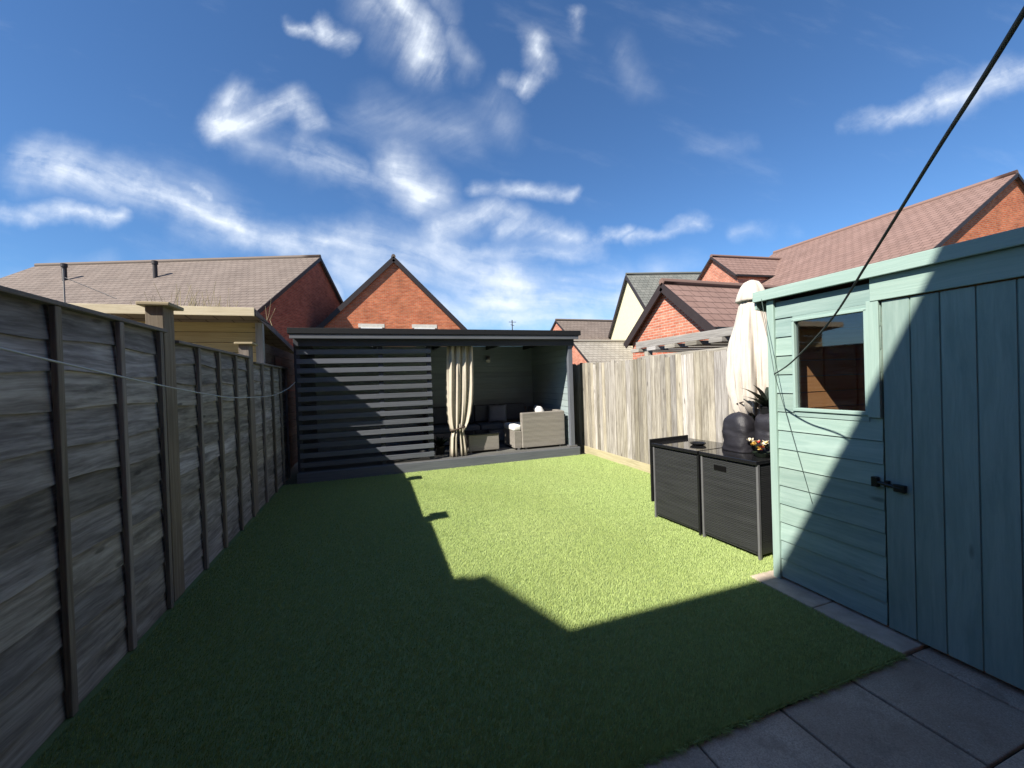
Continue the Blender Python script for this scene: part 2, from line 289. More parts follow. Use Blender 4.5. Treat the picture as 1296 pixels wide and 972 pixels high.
# ------------------------------------------------------------------ mesh helpers
class MB:
    def __init__(s): s.v = []; s.f = []; s.uv = []; s.t = []; s.off = (0, 0)
    def newoff(s): s.off = (random.uniform(0, 40), random.uniform(0, 40))
    def face(s, pts, uvs=None, tn=.5):
        i = len(s.v); s.v += [tuple(p) for p in pts]; s.f.append(list(range(i, i + len(pts))))
        if uvs is None:
            P = [Vector(p) for p in pts]; n = Vector((0, 0, 0))
            for k in range(len(P)):
                a, b_ = P[k], P[(k + 1) % len(P)]; n += a.cross(b_)
            n.normalize() if n.length > 1e-9 else None
            U = Vector((0, 0, 1)).cross(n); U = U.normalized() if U.length > 1e-4 else Vector((1, 0, 0)); V = n.cross(U)
            uvs = [(p.dot(U) + s.off[0], p.dot(V) + s.off[1]) for p in P]
        s.uv.append(uvs); s.t.append(tn)
    def box(s, lo, hi, grain=None, tn=None, M=None):
        lo = Vector(lo); hi = Vector(hi); sz = hi - lo
        if grain == 'auto': grain = max(range(3), key=lambda k: sz[k])
        if grain is not None: s.newoff()
        tn = random.random() if tn is None else tn
        c = [Vector((hi.x if i & 1 else lo.x, hi.y if i & 2 else lo.y, hi.z if i & 4 else lo.z)) for i in range(8)]
        fs = [((0, 4, 6, 2), 0), ((1, 3, 7, 5), 0), ((0, 1, 5, 4), 1), ((2, 6, 7, 3), 1), ((0, 2, 3, 1), 2), ((4, 5, 7, 6), 2)]
        for idx, ax in fs:
            P = [c[i] for i in idx]
            if grain is None: uvs = None
            else:
                o = [k for k in range(3) if k != ax]
                if grain in o: ua = grain; va = [k for k in o if k != grain][0]
                else: ua, va = o
                uvs = [(p[ua] + s.off[0] + ax * 3.1, p[va] + s.off[1] + ax * 1.7) for p in P]
            if M is not None: P2 = [M @ p for p in P]
            else: P2 = P
            if grain is None and M is not None: s.face(P2, None, tn)
            else: s.face(P2, uvs, tn)
    def prism(s, pts, vec, tn=.5):
        P = [Vector(p) for p in pts]; vec = Vector(vec); Q = [p + vec for p in P]
        n = sum(((P[k].cross(P[(k + 1) % len(P)])) for k in range(len(P))), Vector((0, 0, 0)))
        if n.dot(vec) > 0: P.reverse(); Q.reverse()
        s.face(P, None, tn); s.face(list(reversed(Q)), None, tn)
        for k in range(len(P)):
            a, b_ = P[k], P[(k + 1) % len(P)]; a2, b2 = Q[k], Q[(k + 1) % len(P)]
            s.face([b_, a, a2, b2], None, tn)
    def beam(s, a, b_, w, h, upv=(0, 0, 1), tn=None):
        a = Vector(a); b_ = Vector(b_); d_ = (b_ - a); L = d_.length; d_.normalize(); upv = Vector(upv)
        sd = d_.cross(upv).normalized(); u2 = sd.cross(d_)
        M = Matrix(((d_.x, sd.x, u2.x, a.x), (d_.y, sd.y, u2.y, a.y), (d_.z, sd.z, u2.z, a.z), (0, 0, 0, 1)))
        s.box((0, -w / 2, -h / 2), (L, w / 2, h / 2), grain=0, tn=tn, M=M)
    def tube(s, pts, r, n=8, tn=.5, caps=True):
        P = [Vector(p) for p in pts]; rs = r if isinstance(r, (list, tuple)) else [r] * len(P); rings = []
        ref = Vector((0, 0, 1))
        for k, p in enumerate(P):
            d_ = (P[min(k + 1, len(P) - 1)] - P[max(k - 1, 0)]).normalized()
            sd = d_.cross(ref); sd = sd.normalized() if sd.length > .05 else d_.cross(Vector((1, 0, 0))).normalized(); u2 = sd.cross(d_)
            rings.append([p + rs[k] * (math.cos(2 * math.pi * j / n) * sd + math.sin(2 * math.pi * j / n) * u2) for j in range(n)])
        for k in range(len(P) - 1):
            for j in range(n):
                j2 = (j + 1) % n; s.face([rings[k][j], rings[k][j2], rings[k + 1][j2], rings[k + 1][j]], [(k * .1, j / n), (k * .1, (j + 1) / n), (k * .1 + .1, (j + 1) / n), (k * .1 + .1, j / n)], tn)
        if caps: s.face(list(reversed(rings[0])), None, tn); s.face(rings[-1], None, tn)
    def loft(s, rings, tn=.5, cap0=True, cap1=True, closed=True):
        n = len(rings[0])
        for k in range(len(rings) - 1):
            for j in range(n if closed else n - 1):
                j2 = (j + 1) % n
                s.face([rings[k][j], rings[k][j2], rings[k + 1][j2], rings[k + 1][j]], [(j / n, k * .05), ((j + 1) / n, k * .05), ((j + 1) / n, k * .05 + .05), (j / n, k * .05 + .05)], tn)
        if cap0: s.face(list(reversed(rings[0])), None, tn)
        if cap1: s.face(list(rings[-1]), None, tn)
    def build(s, name, mat, parent=None, smooth=False, bevel=0., weld=False, sub=0, solid=0.):
        me = bpy.data.meshes.new(name); me.from_pydata(s.v, [], s.f)
        ul = me.uv_layers.new(name='UVMap'); flat = [c for f in s.uv for q in f for c in q]; ul.data.foreach_set('uv', flat)
        at = me.attributes.new('tone', 'FLOAT', 'FACE'); at.data.foreach_set('value', s.t)
        if weld or smooth or bevel:
            bm = bmesh.new(); bm.from_mesh(me); bmesh.ops.remove_doubles(bm, verts=bm.verts, dist=1e-5); bmesh.ops.recalc_face_normals(bm, faces=bm.faces); bm.to_mesh(me); bm.free()
        me.materials.append(mat); o = bpy.data.objects.new(name, me); sc.collection.objects.link(o)
        if smooth: me.polygons.foreach_set('use_smooth', [True] * len(me.polygons))
        if solid: md = o.modifiers.new('thick', 'SOLIDIFY'); md.thickness = solid; md.offset = 0
        if bevel: md = o.modifiers.new('bevel', 'BEVEL'); md.width = bevel; md.segments = 2; md.limit_method = 'ANGLE'; md.angle_limit = R_(40)
        if sub: md = o.modifiers.new('sub', 'SUBSURF'); md.levels = sub; md.render_levels = sub
        if parent is not None: o.parent = parent; o.matrix_parent_inverse = Matrix.Translation(parent.location).inverted()
        return o
def tag(o, label, cat, group=None, kind=None):
    if label: o['label'] = label
    if cat: o['category'] = cat
    if group: o['group'] = group
    if kind: o['kind'] = kind
    return o
def thing(name, label, cat, loc, group=None):
    o = bpy.data.objects.new(name, None); sc.collection.objects.link(o); o.location = loc; o.empty_display_size = .2
    return tag(o, label, cat, group)
def struct(o): o['kind'] = 'structure'; return o
def one_box(name, mat, parent, lo, hi, bevel=.004, grain='auto', tn=None):
    mb = MB(); mb.box(lo, hi, grain, tn); return mb.build(name, mat, parent, bevel=bevel)

# ------------------------------------------------------------------ setting
mb = MB(); mb.face([(-300, -300, -.06), (300, -300, -.06), (300, 300, -.06), (-300, 300, -.06)]); struct(mb.build('ground', ground_mat))
mb = MB(); mb.face([(-1.42, 1.262, -.004), (2.47, 1.262, -.004), (2.47, 2.12, -.004), (3.86, 2.12, -.004), (3.86, 6.72, -.004), (-1.42, 6.72, -.004)]); struct(mb.build('lawn_base', lawn_base))
# paving slabs, 450 mm, joints left open
mb = MB()
xs = [1.615 + .457 * k for k in range(-9, 8)]
for r in range(5):
    y1 = 1.259 - .455 * r; y0 = y1 - .455
    for k, x in enumerate(xs[:-1]):
        if x < -2: continue
        dz = random.uniform(-.003, .003) - .012
        mb.newoff(); mb.box((x + .004, y0 + .004, -.05), (x + .449, y1 - .004, dz), None, random.random())
pv = mb.build('patio', slab_mat, bevel=.005); struct(pv)
mb = MB(); mb.face([(-2.4, -1.1, -.028), (4.4, -1.1, -.028), (4.4, 1.26, -.028), (-2.4, 1.26, -.028)]); struct(mb.build('patio_bed', plain('dark_joint_sand', (.05, .045, .04), .95)))
mb = MB()
for y0, y1 in ((1.262, 1.695), (1.70, 2.13)): mb.box((2.475, y0, -.05), (2.74, y1, .004 + random.uniform(-.002, .002)), None)
struct(mb.build('edging_strip', stone_strip, bevel=.006))

# artificial grass fibres
def grass():
    N = 560000
    yy = 1.255 + 5.45 * np.random.rand(N) ** 1.55
    xx = -1.33 + np.random.rand(N) * 5.15
    keep = ~((xx > 2.465) & (yy < 2.11)); keep &= (xx < 3.81) & ~((xx > 2.69) & (yy < 2.0))
    xx = xx[keep]; yy = yy[keep]
    # frayed fringe over the paving
    nf = 16000; fx = np.random.rand(nf) * 3.8 - 1.33; fy = 1.25 + np.random.rand(nf) * .025
    fr = np.concatenate([np.zeros(len(xx), bool), np.ones(nf, bool)]); xx = np.concatenate([xx, fx]); yy = np.concatenate([yy, fy]); n = len(xx)
    h = np.random.uniform(.006, .0135, n); ang = math.atan2(.98, -.46) + np.random.normal(0, .75, n); w = np.random.uniform(.0014, .0027, n)
    lean = np.random.uniform(.1, .9, n) * h; la = np.random.rand(n) * 2 * np.pi
    lx = np.cos(la) * lean * .6 + .45 * h; ly = np.sin(la) * lean * .6 + .25 * h
    seam = (xx > 2.12); lx[seam] += .25 * h[seam]; brush = np.sin(xx * 2.3 + 1.7 * np.sin(yy * 1.1)) * np.sin(yy * 1.9 + xx); lx += .22 * h * brush; ly += .15 * h * brush
    wav = .5 + .5 * np.sin(xx * 7 + np.sin(yy * 5) * 2)
    clump = np.random.rand(840) ** 2.; bins = np.clip(((xx[fr] + 1.4) / .0065).astype(int), 0, 839); ly[fr] = -(.004 + .042 * clump[bins]) * np.random.uniform(.3, 1., fr.sum()) - .006 * wav[fr]; h[fr] = np.random.uniform(-.008, .012, fr.sum()); lx[fr] = np.random.normal(0, .01, fr.sum())
    V = np.empty((n, 3, 3), np.float32)
    V[:, 0, 0] = xx - np.cos(ang) * w; V[:, 0, 1] = yy - np.sin(ang) * w; V[:, 0, 2] = -.003
    V[:, 1, 0] = xx + np.cos(ang) * w; V[:, 1, 1] = yy + np.sin(ang) * w; V[:, 1, 2] = -.003
    V[:, 2, 0] = xx + lx; V[:, 2, 1] = yy + ly; V[:, 2, 2] = h
    me = bpy.data.meshes.new('grass'); me.vertices.add(3 * n); me.vertices.foreach_set('co', V.ravel())
    me.loops.add(3 * n); me.loops.foreach_set('vertex_index', np.arange(3 * n, dtype=np.int32))
    me.polygons.add(n); me.polygons.foreach_set('loop_start', np.arange(0, 3 * n, 3, dtype=np.int32)); me.polygons.foreach_set('loop_total', np.full(n, 3, np.int32))
    me.update(calc_edges=True)
    at = me.attributes.new('tone', 'FLOAT', 'FACE'); at.data.foreach_set('value', np.random.rand(n).astype(np.float32))
    me.materials.append(blade_mat); o = bpy.data.objects.new('grass', me); sc.collection.objects.link(o)
    tag(o, 'short bright green artificial grass covering the whole garden floor', 'grass', kind='stuff')
grass()

# ------------------------------------------------------------------ left fence
FX = -1.35
def lap_panel(y0, y1, top, battens, label):
    t_ = thing('lap_fence', label, 'fence', (FX - .04, (y0 + y1) / 2, 0), 'grey lap fence panels along the left side')
    mb = MB(); z = .0; nseg = 10
    while z < top - .03:
        hh = random.uniform(.15, .19); z1 = min(z + hh, top - .012); mb.newoff(); tn = random.random(); ph = random.uniform(0, 9); am = random.uniform(.005, .017)
        P = []
        for k in range(nseg + 1):
            y = y0 + (y1 - y0) * k / nseg; wob = am * math.sin(k * 1.1 + ph) + random.uniform(-.002, .002)
            P.append((y, z - .022 + (wob if z > .01 else .022)))
        for k in range(nseg):
            (ya, za), (yb, zb) = P[k], P[k + 1]; xo = FX - .012; xi = FX - .028
            uvq = lambda y, z_: (y + mb.off[0], z_ + mb.off[1])
            mb.face([(xo, ya, za), (xo, yb, zb), (xi, yb, z1), (xi, ya, z1)], [uvq(ya, za), uvq(yb, zb), uvq(yb, z1), uvq(ya, z1)], tn)
            mb.face([(xo - .016, ya, za), (xo - .016, yb, zb), (xo, yb, zb), (xo, ya, za)], [uvq(ya, 0), uvq(yb, 0), uvq(yb, .016), uvq(ya, .016)], tn)
            mb.face([(xi - .012, ya, z1), (xi - .012, yb, z1), (xo - .03, yb, zb), (xo - .03, ya, za)], [uvq(ya, z1), uvq(yb, z1), uvq(yb, zb), uvq(ya, za)], tn)
        z = z1 if z1 >= top - .013 else z + hh
    mb.build('lap_boards', fence_dark, t_)
    for yb in battens:
        one_box('batten', fence_post, t_, (FX - .011, yb - .02, .0), (FX + .014, yb + .02, top - .014))
    one_box('cap_rail', fence_post, t_, (FX - .05, y0, top - .012), (FX + .02, y1, top + .01), tn=.4)
lap_panel(-.32, 1.43, 1.87, (.15, .62, 1.09), 'unseen grey lap fence panel closest to the house, added to keep the foreground dark')  # out of view, added to block bounce light from the next garden
lap_panel(1.54, 3.34, 1.865, (1.6, 1.885, 2.355, 2.83, 3.27), 'tallest looking grey lap fence panel in the left foreground, before the capped brown post')
lap_panel(3.5, 5.27, 1.81, (3.87, 4.32, 4.78, 5.22), 'grey lap fence panel between the two capped wooden posts')
lap_panel(5.44, 7.3, 1.762, (5.8, 6.3, 6.8, 7.2), 'lowest grey lap fence panel nearest the dark garden shelter')
def pillar(y, top, label):
    t_ = thing('fence_post', label, 'fence post', (FX - .08, y, 0), 'capped wooden posts of the left fence')
    one_box('shaft', post_mat, t_, (FX - .105, y - .078, 0), (FX - .003, y + .078, top - .03), .005)
    one_box('post_cap', post_cut, t_, (FX - .14, y - .11, top - .03), (FX + .045, y + .115, top - .005), .006)
pillar(1.485, 2.06, 'brown wooden fence post with square cap beside the patio edge')
pillar(3.42, 2.065, 'tall brown wooden post with square cap in the middle of the left fence')
pillar(5.355, 1.99, 'farther brown wooden post with sunlit square cap near the dark shelter')

# ------------------------------------------------------------------ right fence and beam structure behind it
RX = 3.82
t_ = thing('board_fence', 'pale bleached vertical board fence along the right side of the lawn', 'fence', (RX, 4.5, 0))
mb = MB(); y = 1.0
while y < 8.9:
    w = random.uniform(.085, .115); top = 1.72 + random.uniform(-.03, .022) + (.012 * math.sin(y * 2))
    xo = random.uniform(0, .006)
    mb.box((RX + xo * .5, y + .004, .13), (RX + xo + .012, y + w - .003, top), 2, random.random()); mb.box((RX + .02, y - .02, .135), (RX + .028, y + .02, top - .01), 2, .1)
    y += w
mb.build('vertical_boards', fence_pale, t_)
one_box('gravel_board', gravel_wood, t_, (RX - .006, 1.0, -.02), (RX + .025, 8.9, .128), .004, tn=.5)
for z in (.35, 1.0, 1.6): one_box('back_rail', fence_post, t_, (RX + .03, 1.0, z), (RX + .075, 8.9, z + .08), 0)
for y in (1.2, 3.0, 4.8, 6.6, 8.5): one_box('support_post', fence_post, t_, (RX + .08, y, 0), (RX + .18, y + .1, 1.68), 0)
# neighbour's lean-to frame showing above the fence
t_ = thing('garden_lean_to', 'silver grey timber lean-to frame rising above the right fence', 'lean-to', (RX + .3, 4, 0))
one_box('front_beam', trellis_wood, t_, (RX + .18, 2.3, 1.895), (RX + .235, 5.42, 1.995), .004, tn=.5)
one_box('lower_rail', trellis_wood, t_, (RX + .2, 2.3, 1.665), (RX + .23, 5.34, 1.765), .004, tn=.7)
for k in range(8):
    y = 2.5 + k * .4
    one_box('rafter', trellis_wood, t_, (RX + .14, y, 1.835), (RX + 1.7, y + .2, 1.89), .003)
for y in (2.35, 5.2): one_box('corner_post', trellis_wood, t_, (RX + .24, y, 0), (RX + .33, y + .09, 1.89), .003)
for y in (2.35, 5.2): one_box('rear_post', trellis_wood, t_, (RX + 1.6, y, 0), (RX + 1.69, y + .09, 1.83), .003)

# ------------------------------------------------------------------ garden shelter (gazebo)
GY = 6.7; GL, GR = -1.15, 3.62; GB = 8.75
gz = thing('garden_shelter', 'dark slate timber garden shelter with slatted screen at the lawn end', 'garden shelter', (1.2, 7.7, 0))
mb = MB()
for k in range(15):
    y = GY + .02 + k * .142; mb.box((GL, y, .125), (GR, y + .137, .152), 0)
mb.build('deck_boards', deck_mat, gz, bevel=.003)
one_box('deck_fascia', slate_grey, gz, (GL - .01, GY - .012, -.02), (GR + .0, GY + .016, .148), .004, tn=.6)
one_box('deck_side', navy, gz, (GR, GY, -.02), (GR + .02, GB, .148), .003)
one_box('roof', felt, gz, (GL - .06, GY - .06, 2.252), (GR + .065, GB + .1, 2.342), .006)
one_box('roof_trim', slate_grey, gz, (GL - .035, GY - .045, 2.182), (GR + .02, GY - .015, 2.249), .003, tn=.7)
one_box('front_beam', navy, gz, (GL, GY + .03, 2.07), (GR - .04, GY + .1, 2.249), .004)
mb = MB()
for k in range(14):
    z = .215 + k * .1445; mb.box((GL + .03, GY + .068, z), (.905, GY + .092, z + .076), 0)
mb.build('slat_screen', slate_grey, gz, bevel=.003)
for x in (GL + .0, .06, .83): one_box('screen_post', navy, gz, (x, GY + .095, .152), (x + .07, GY + .165, 2.07), .004)
one_box('corner_post', slate_grey, gz, (GR - .16, GY + .04, .152), (GR - .075, GY + .12, 2.07), .004, tn=.8)
one_box('post_foot', chrome_grey, gz, (GR - .2, GY + .025, .152), (GR - .035, GY + .135, .185), .004)
def shiplap(mb, axis, a0, a1, z0, z1, pos, th, step=.125):
    z = z0
    while z < z1 - .01:
        zt = min(z + step, z1)
        if axis == 'x': mb.box((a0, pos, z + .003), (a1, pos + th, zt - .004), 0)
        else: mb.box((pos, a0, z + .003), (pos + th, a1, zt - .004), 1)
        z = zt
mb = MB(); shiplap(mb, 'x', GL, GR - .05, .152, 2.245, GB, .03); mb.box((GL, GB + .028, .152), (GR - .05, GB + .04, 2.245), 0); mb.build('back_wall', inner_teal, gz)
mb = MB(); shiplap(mb, 'y', GY + .125, GB - .01, .152, 2.2, GR - .1, .03); mb.box((GR - .072, GY + .125, .152), (GR - .055, GB, 2.245), 1); mb.build('side_wall', pale_teal, gz)
mb = MB(); shiplap(mb, 'y', GY + .17, GB - .01, .152, 2.2, GL + .0, .03); mb.box((GL - .02, GY + .17, .152), (GL - .002, GB, 2.245), 1); mb.build('side_wall', navy, gz)
for x in (.0, 1.2, 2.4, 3.3): one_box('ceiling_joist', navy, gz, (x, GY + .12, 2.16), (x + .05, GB - .01, 2.249), .003)
# spotlight on the back wall
t_ = thing('wall_lamp', 'small pale lamp fixed high on the shelter back wall', 'lamp', (2.45, GB - .05, 1.95))
one_box('bracket', chrome_grey, t_, (2.43, GB - .05, 1.97), (2.47, GB - .003, 2.0), .002)
mb = MB(); mb.tube([(2.45, GB - .05, 1.98), (2.42, GB - .13, 1.90)], [.03, .05], 12); mb.build('lamp_head', cushion, t_)

# curtain tied back
def curtain():
    t_ = thing('curtain', 'beige tied-back curtain hanging at the open front of the shelter', 'curtain', (1.4, GY + .2, .16))
    cy = GY + .17
    def strip(cxs, zs, ws, dep, nf, ph, name):
        rings = []; n = 90
        for cx_, z, w in zip(cxs, zs, ws):
            top = []; 
            for j in range(n):
                s_ = j / (n - 1); fold = math.sin(s_ * nf * 2 * math.pi + ph + .4 * math.sin(z * 2)) * dep + .35 * dep * math.sin(s_ * nf * 4.6 * math.pi + z)
                top.append((cx_ + (s_ - .5) * w, cy + fold * min(1., .45 / max(w, .05) * .5 + .3), z))
            rings.append(top)
        mb = MB(); mb.loft(rings, cap0=False, cap1=False, closed=False); return mb.build(name, curtain_mat, t_, smooth=True, solid=.004)
    zs = [2.16, 2.0, 1.7, 1.4, 1.1, .9, .75, .66, .6]
    strip([1.42, 1.42, 1.415, 1.405, 1.39, 1.375, 1.36, 1.345, 1.335], zs, [.45, .46, .47, .48, .47, .43, .37, .30, .24], .038, 4, .4, 'drape')
    strip([1.285, 1.26, 1.25, 1.245], [.62, .48, .3, .16], [.09, .11, .12, .135], .03, 2, .2, 'hem_tail')
    strip([1.385, 1.41, 1.425, 1.43], [.72, .5, .3, .16], [.08, .1, .12, .13], .03, 2, 1.9, 'hem_tail')
    mb = MB(); mb.tube([(1.335 + .125 * math.cos(a), cy + .07 * math.sin(a), .64 + .03 * math.cos(a)) for a in np.linspace(0, 2 * math.pi, 20)], .014, 8); mb.build('tie_band', plain('brown_tie_cord', (.06, .04, .03), .8), t_)
    one_box('curtain_rail', black_metal, t_, (.95, cy - .012, 2.155), (3.4, cy + .012, 2.175), .002)
curtain()

# rattan corner sofa
sf = thing('corner_sofa', 'grey brown rattan corner sofa with pale cushions inside the shelter', 'sofa', (2.8, 7.7, .152))
z0 = .155
mb = MB(); mb.box((2.545, GY + .2, z0 + .03), (3.42, GY + .31, .835), None, .5); mb.build('arm_panel', rattan_grey, sf, bevel=.012)
mb = MB(); mb.box((2.40, GY + .24, z0 + .03), (2.543, GY + .9, .5), None, .5); mb.box((2.55, GY + .315, z0 + .03), (3.4, 8.6, .42), None, .5); mb.box((.95, 8.0, z0 + .03), (2.55, 8.65, .42), None, .5); mb.build('seat_base', rattan_grey, sf, bevel=.008)
mb = MB(); mb.box((3.34, GY + .32, .43), (3.44, 8.62, .84), None, .5); mb.box((.95, 8.62, .43), (3.3, 8.7, .84), None, .5); mb.build('backrest', rattan_grey, sf, bevel=.01)
for x in (2.46, 2.6, 3.3): one_box('foot', chrome_grey, sf, (x, GY + .22, .152), (x + .04, GY + .26, z0 + .03), 0)
def cush(name, lo, hi, mat, par, rnd=.04):
    mb = MB(); mb.box(lo, hi, None, .5); o = mb.build(name, mat, par, smooth=True, bevel=rnd); o.modifiers['bevel'].segments = 4; return o
cush('seat_cushion', (2.385, GY + .25, .5), (2.55, GY + .85, .615), cushion, sf)
cush('seat_cushion', (2.56, GY + .33, .42), (3.33, GY + 1.0, .56), cushion, sf); cush('seat_cushion', (2.56, GY + 1.01, .42), (3.33, 7.98, .56), cushion, sf)
for k in range(3): cush('seat_cushion', (.97 + k * .53, 7.98, .42), (1.49 + k * .53, 8.6, .55), cush_shade, sf); cush('back_cushion', (.97 + k * .53, 8.48, .56), (1.49 + k * .53, 8.62, .93), cush_shade, sf)
cush('back_cushion', (2.6, 8.45, .56), (3.2, 8.6, .93), cush_shade, sf)
def pillow(loc, size, rz, rx, mat, label):
    mb = MB(); n = 14; gx = lambda i: -1 + 2 * i / n
    for sgn in (1, -1):
        for i in range(n):
            for j in range(n):
                q = []
                for a, b_ in ((i, j), (i + 1, j), (i + 1, j + 1), (i, j + 1)):
                    x, y = gx(a), gx(b_); th = ((1 - x ** 4) * (1 - y ** 4)) ** .5 * .5; pin = 1 - .09 * (1 - abs(x * y)) * (x * x + y * y) / 2
                    q.append(Matrix.Translation(loc) @ Matrix.Rotation(rz, 4, 'Z') @ Matrix.Rotation(rx, 4, 'X') @ Vector((x * size[0] / 2 * pin, sgn * th * size[2], y * size[1] / 2 * pin)))
                mb.face(q if sgn < 0 else q[::-1])
    return tag(mb.build('scatter_cushion', mat, smooth=True), label, 'cushion', 'scatter cushions on the corner sofa')
pillow((3.08, GY + .55, .73), (.46, .44, .16), R_(78), R_(-22), cushion, 'bright white cushion poking above the sofa arm in the sun')
pillow((1.75, 8.35, .74), (.42, .4, .14), R_(8), R_(-16), plain('dark_navy_cushion', (.02, .025, .04), .9), 'dark navy cushion leaning on the back row of the sofa')
pillow((2.5, 8.33, .74), (.42, .4, .14), R_(-20), R_(-16), plain('mid_grey_cushion', (.2, .22, .25), .9), 'mid grey cushion in the far corner of the sofa')
# low rattan table
tb = thing('coffee_table', 'low square rattan coffee table behind the curtain in the shelter', 'table', (1.85, 7.35, .152))
mb = MB(); mb.box((1.55, 7.0, .19), (2.12, 7.62, .48), None, .5); mb.build('base', rattan_grey, tb, bevel=.01)
one_box('glass_top', black_gl, tb, (1.53, 6.98, .483), (2.14, 7.64, .495), .003)
for x in (1.57, 2.06):
    for y in (7.02, 7.56): one_box('foot', chrome_grey, tb, (x, y, .152), (x + .04, y + .04, .188), 0)
# dark potted plant next to the curtain
def spiky_plant(name, loc, pot_r, pot_h, n, length, label, wide=.02, seed=1, spread=1.):
    rnd = random.Random(seed); t_ = thing(name, label, 'potted plant', loc); x, y, z = loc
    mb = MB(); prof = [(.8, 0), (1., 1), (1.06, 1), (1.06, .93)]
    rings = [[(x + pot_r * r * math.cos(a), y + pot_r * r * math.sin(a), z + pot_h * h) for a in np.linspace(0, 2 * math.pi, 20, endpoint=False)] for r, h in ((.78, 0), (1., .9), (1.08, .9), (1.08, 1.), (.95, 1.), (.9, .85))]
    mb.loft(rings); mb.build('pot', black_metal, t_, weld=True)
    mb = MB()
    for k in range(n):
        a = rnd.uniform(0, 6.28); L = length * rnd.uniform(.6, 1.); el = rnd.uniform(.5, 1.45); w = wide * rnd.uniform(.7, 1.3)
        dr = Vector((math.cos(a) * math.cos(el) * spread, math.sin(a) * math.cos(el) * spread, math.sin(el))); sd = Vector((-math.sin(a), math.cos(a), 0)); p = Vector((x, y, z + pot_h * .85)); prev = None
        for s_ in range(6):
            f_ = s_ / 5; q = p + dr * L * f_ + Vector((math.cos(a), math.sin(a), -1.2)) * (.25 * L * f_ * f_); ww = w * math.sin(math.pi * min(1, .15 + .85 * f_)) + .001
            cur = (q - sd * ww, q + sd * ww)
            if prev: mb.face([prev[0], prev[1], cur[1], cur[0]])
            prev = cur
    mb.build('leaves', leaf_dark, t_); return t_
spiky_plant('potted_plant', (1.06, 7.2, .152), .1, .16, 40, .34, 'dark leafy potted plant on the deck beside the slatted screen', .022, 3)

# ------------------------------------------------------------------ shed
SX, SY0, SY1, SB = 2.64, .05, 2.04, 3.75
sh = thing('garden_shed', 'teal painted timber shed with window and plank door on the right', 'shed', (3.2, 1.1, 0))
WY0, WY1, WZ0, WZ1 = 1.475, 1.885, 1.205, 1.785; DY = 1.405
mb = MB(); z = .02
while z < 1.925:
    zt = min(z + .128, 1.93)
    segs = [(DY + .004, SY1)]
    if zt > WZ0 + .01 and z < WZ1 - .01: segs = [(WY1, SY1), (DY + .004, WY0)]
    for a, b_ in segs:
        zz0, zz1 = z, zt
        if len(segs) == 1 and z < WZ0 < zt: zz1 = WZ0
        # tapered lap board
        tn = random.random(); mb.newoff(); o_ = mb.off; x0, x1 = SX + .004, SX - .004
        q = [(x1, a, zz0 + .002), (x0, a, zz1 - .002), (x0, b_, zz1 - .002), (x1, b_, zz0 + .002)]
        U_ = [(p[1] + o_[0], p[2] + o_[1]) for p in q]; mb.face([q[0], q[3], q[2], q[1]][::-1], U_[:1] + U_[3:] + U_[2:3] + U_[1:2] and [U_[1], U_[2], U_[3], U_[0]], tn)
        mb.face([(x1, a, zz0 + .002), (x1, b_, zz0 + .002), (SX + .016, b_, zz0 + .002), (SX + .016, a, zz0 + .002)], None, tn)
        mb.face([(x0, b_, zz1 - .002), (x0, a, zz1 - .002), (SX + .016, a, zz1 - .002), (SX + .016, b_, zz1 - .002)], None, tn)
        mb.face([(SX + .016, a, zz0), (SX + .016, b_, zz0), (SX + .016, b_, zz1), (SX + .016, a, zz1)], None, tn * .3)
        for yy in (a, b_): mb.face([(x1, yy, zz0), (SX + .016, yy, zz0), (SX + .016, yy, zz1), (x0, yy, zz1)], None, tn)
    z = zt
mb.box((SX - .003, WY0 - .006, 1.15), (SX + .016, WY1 + .006, WZ0 - .021), 1, .5); mb.box((SX - .003, WY0 - .006, WZ1 + .009), (SX + .016, WY1 + .006, 1.83), 1, .5)
mb.build('front_boards', teal, sh)
# door of vertical boards, and a fixed leaf beyond it
def plank_set(y_hi, y_lo, name, z0=.02, z1=1.815):
    mb = MB(); y = y_hi
    while y > y_lo + .03:
        w = random.uniform(.112, .126); yl = max(y - w, y_lo); mb.box((SX - .006, yl + .003, z0), (SX + .016, y - .003, z1), 2); mb.box((SX + .0, yl - .01, z0 + .002), (SX + .014, y, z1 - .002), 2, 0.); y = yl
    return mb.build(name, teal, sh, bevel=.002)
door = plank_set(DY - .004, .66, 'door')
fx = plank_set(.652, SY0, 'fixed_door_leaf')
mb = MB(); mb.tube([(SX - .02, DY + .035, .82), (SX - .02, DY - .09, .805)], .009, 10); mb.box((SX - .03, DY + .02, .79), (SX - .004, DY + .05, .845)); mb.box((SX - .028, DY - .1, .785), (SX - .007, DY - .05, .825)); mb.box((SX - .026, DY - .03, .80), (SX - .007, DY - .012, .835)); mb.build('latch', black_metal, door, bevel=.002)
one_box('door_header', teal_trim, sh, (SX - .022, SY0, 1.822), (SX - .006, DY + .04, 1.952), .003, tn=.7)
one_box('corner_trim', teal_trim, sh, (SX - .02, SY1 - .028, .0), (SX + .0, SY1 + .022, 1.945), .003, tn=.7)
one_box('door_jamb', teal_trim, sh, (SX - .018, DY + .004, WZ0 - .03), (SX - .003, WY0 - .008, 1.826), .002, tn=.7)
wn = MB()
for lo, hi in (((SX - .014, WY0 - .012, WZ0 - .02), (SX + .03, WY1 + .012, WZ0 + .0)), ((SX - .012, WY0 - .006, WZ0), (SX + .03, WY0 + .008, WZ1)), ((SX - .012, WY1 - .006, WZ0), (SX + .03, WY1 + .01, WZ1)), ((SX - .012, WY0 - .006, WZ1 - .008), (SX + .03, WY1 + .01, WZ1 + .008))): wn.box(lo, hi, 'auto', .8)
wf = wn.build('window', teal_trim, sh, bevel=.002)
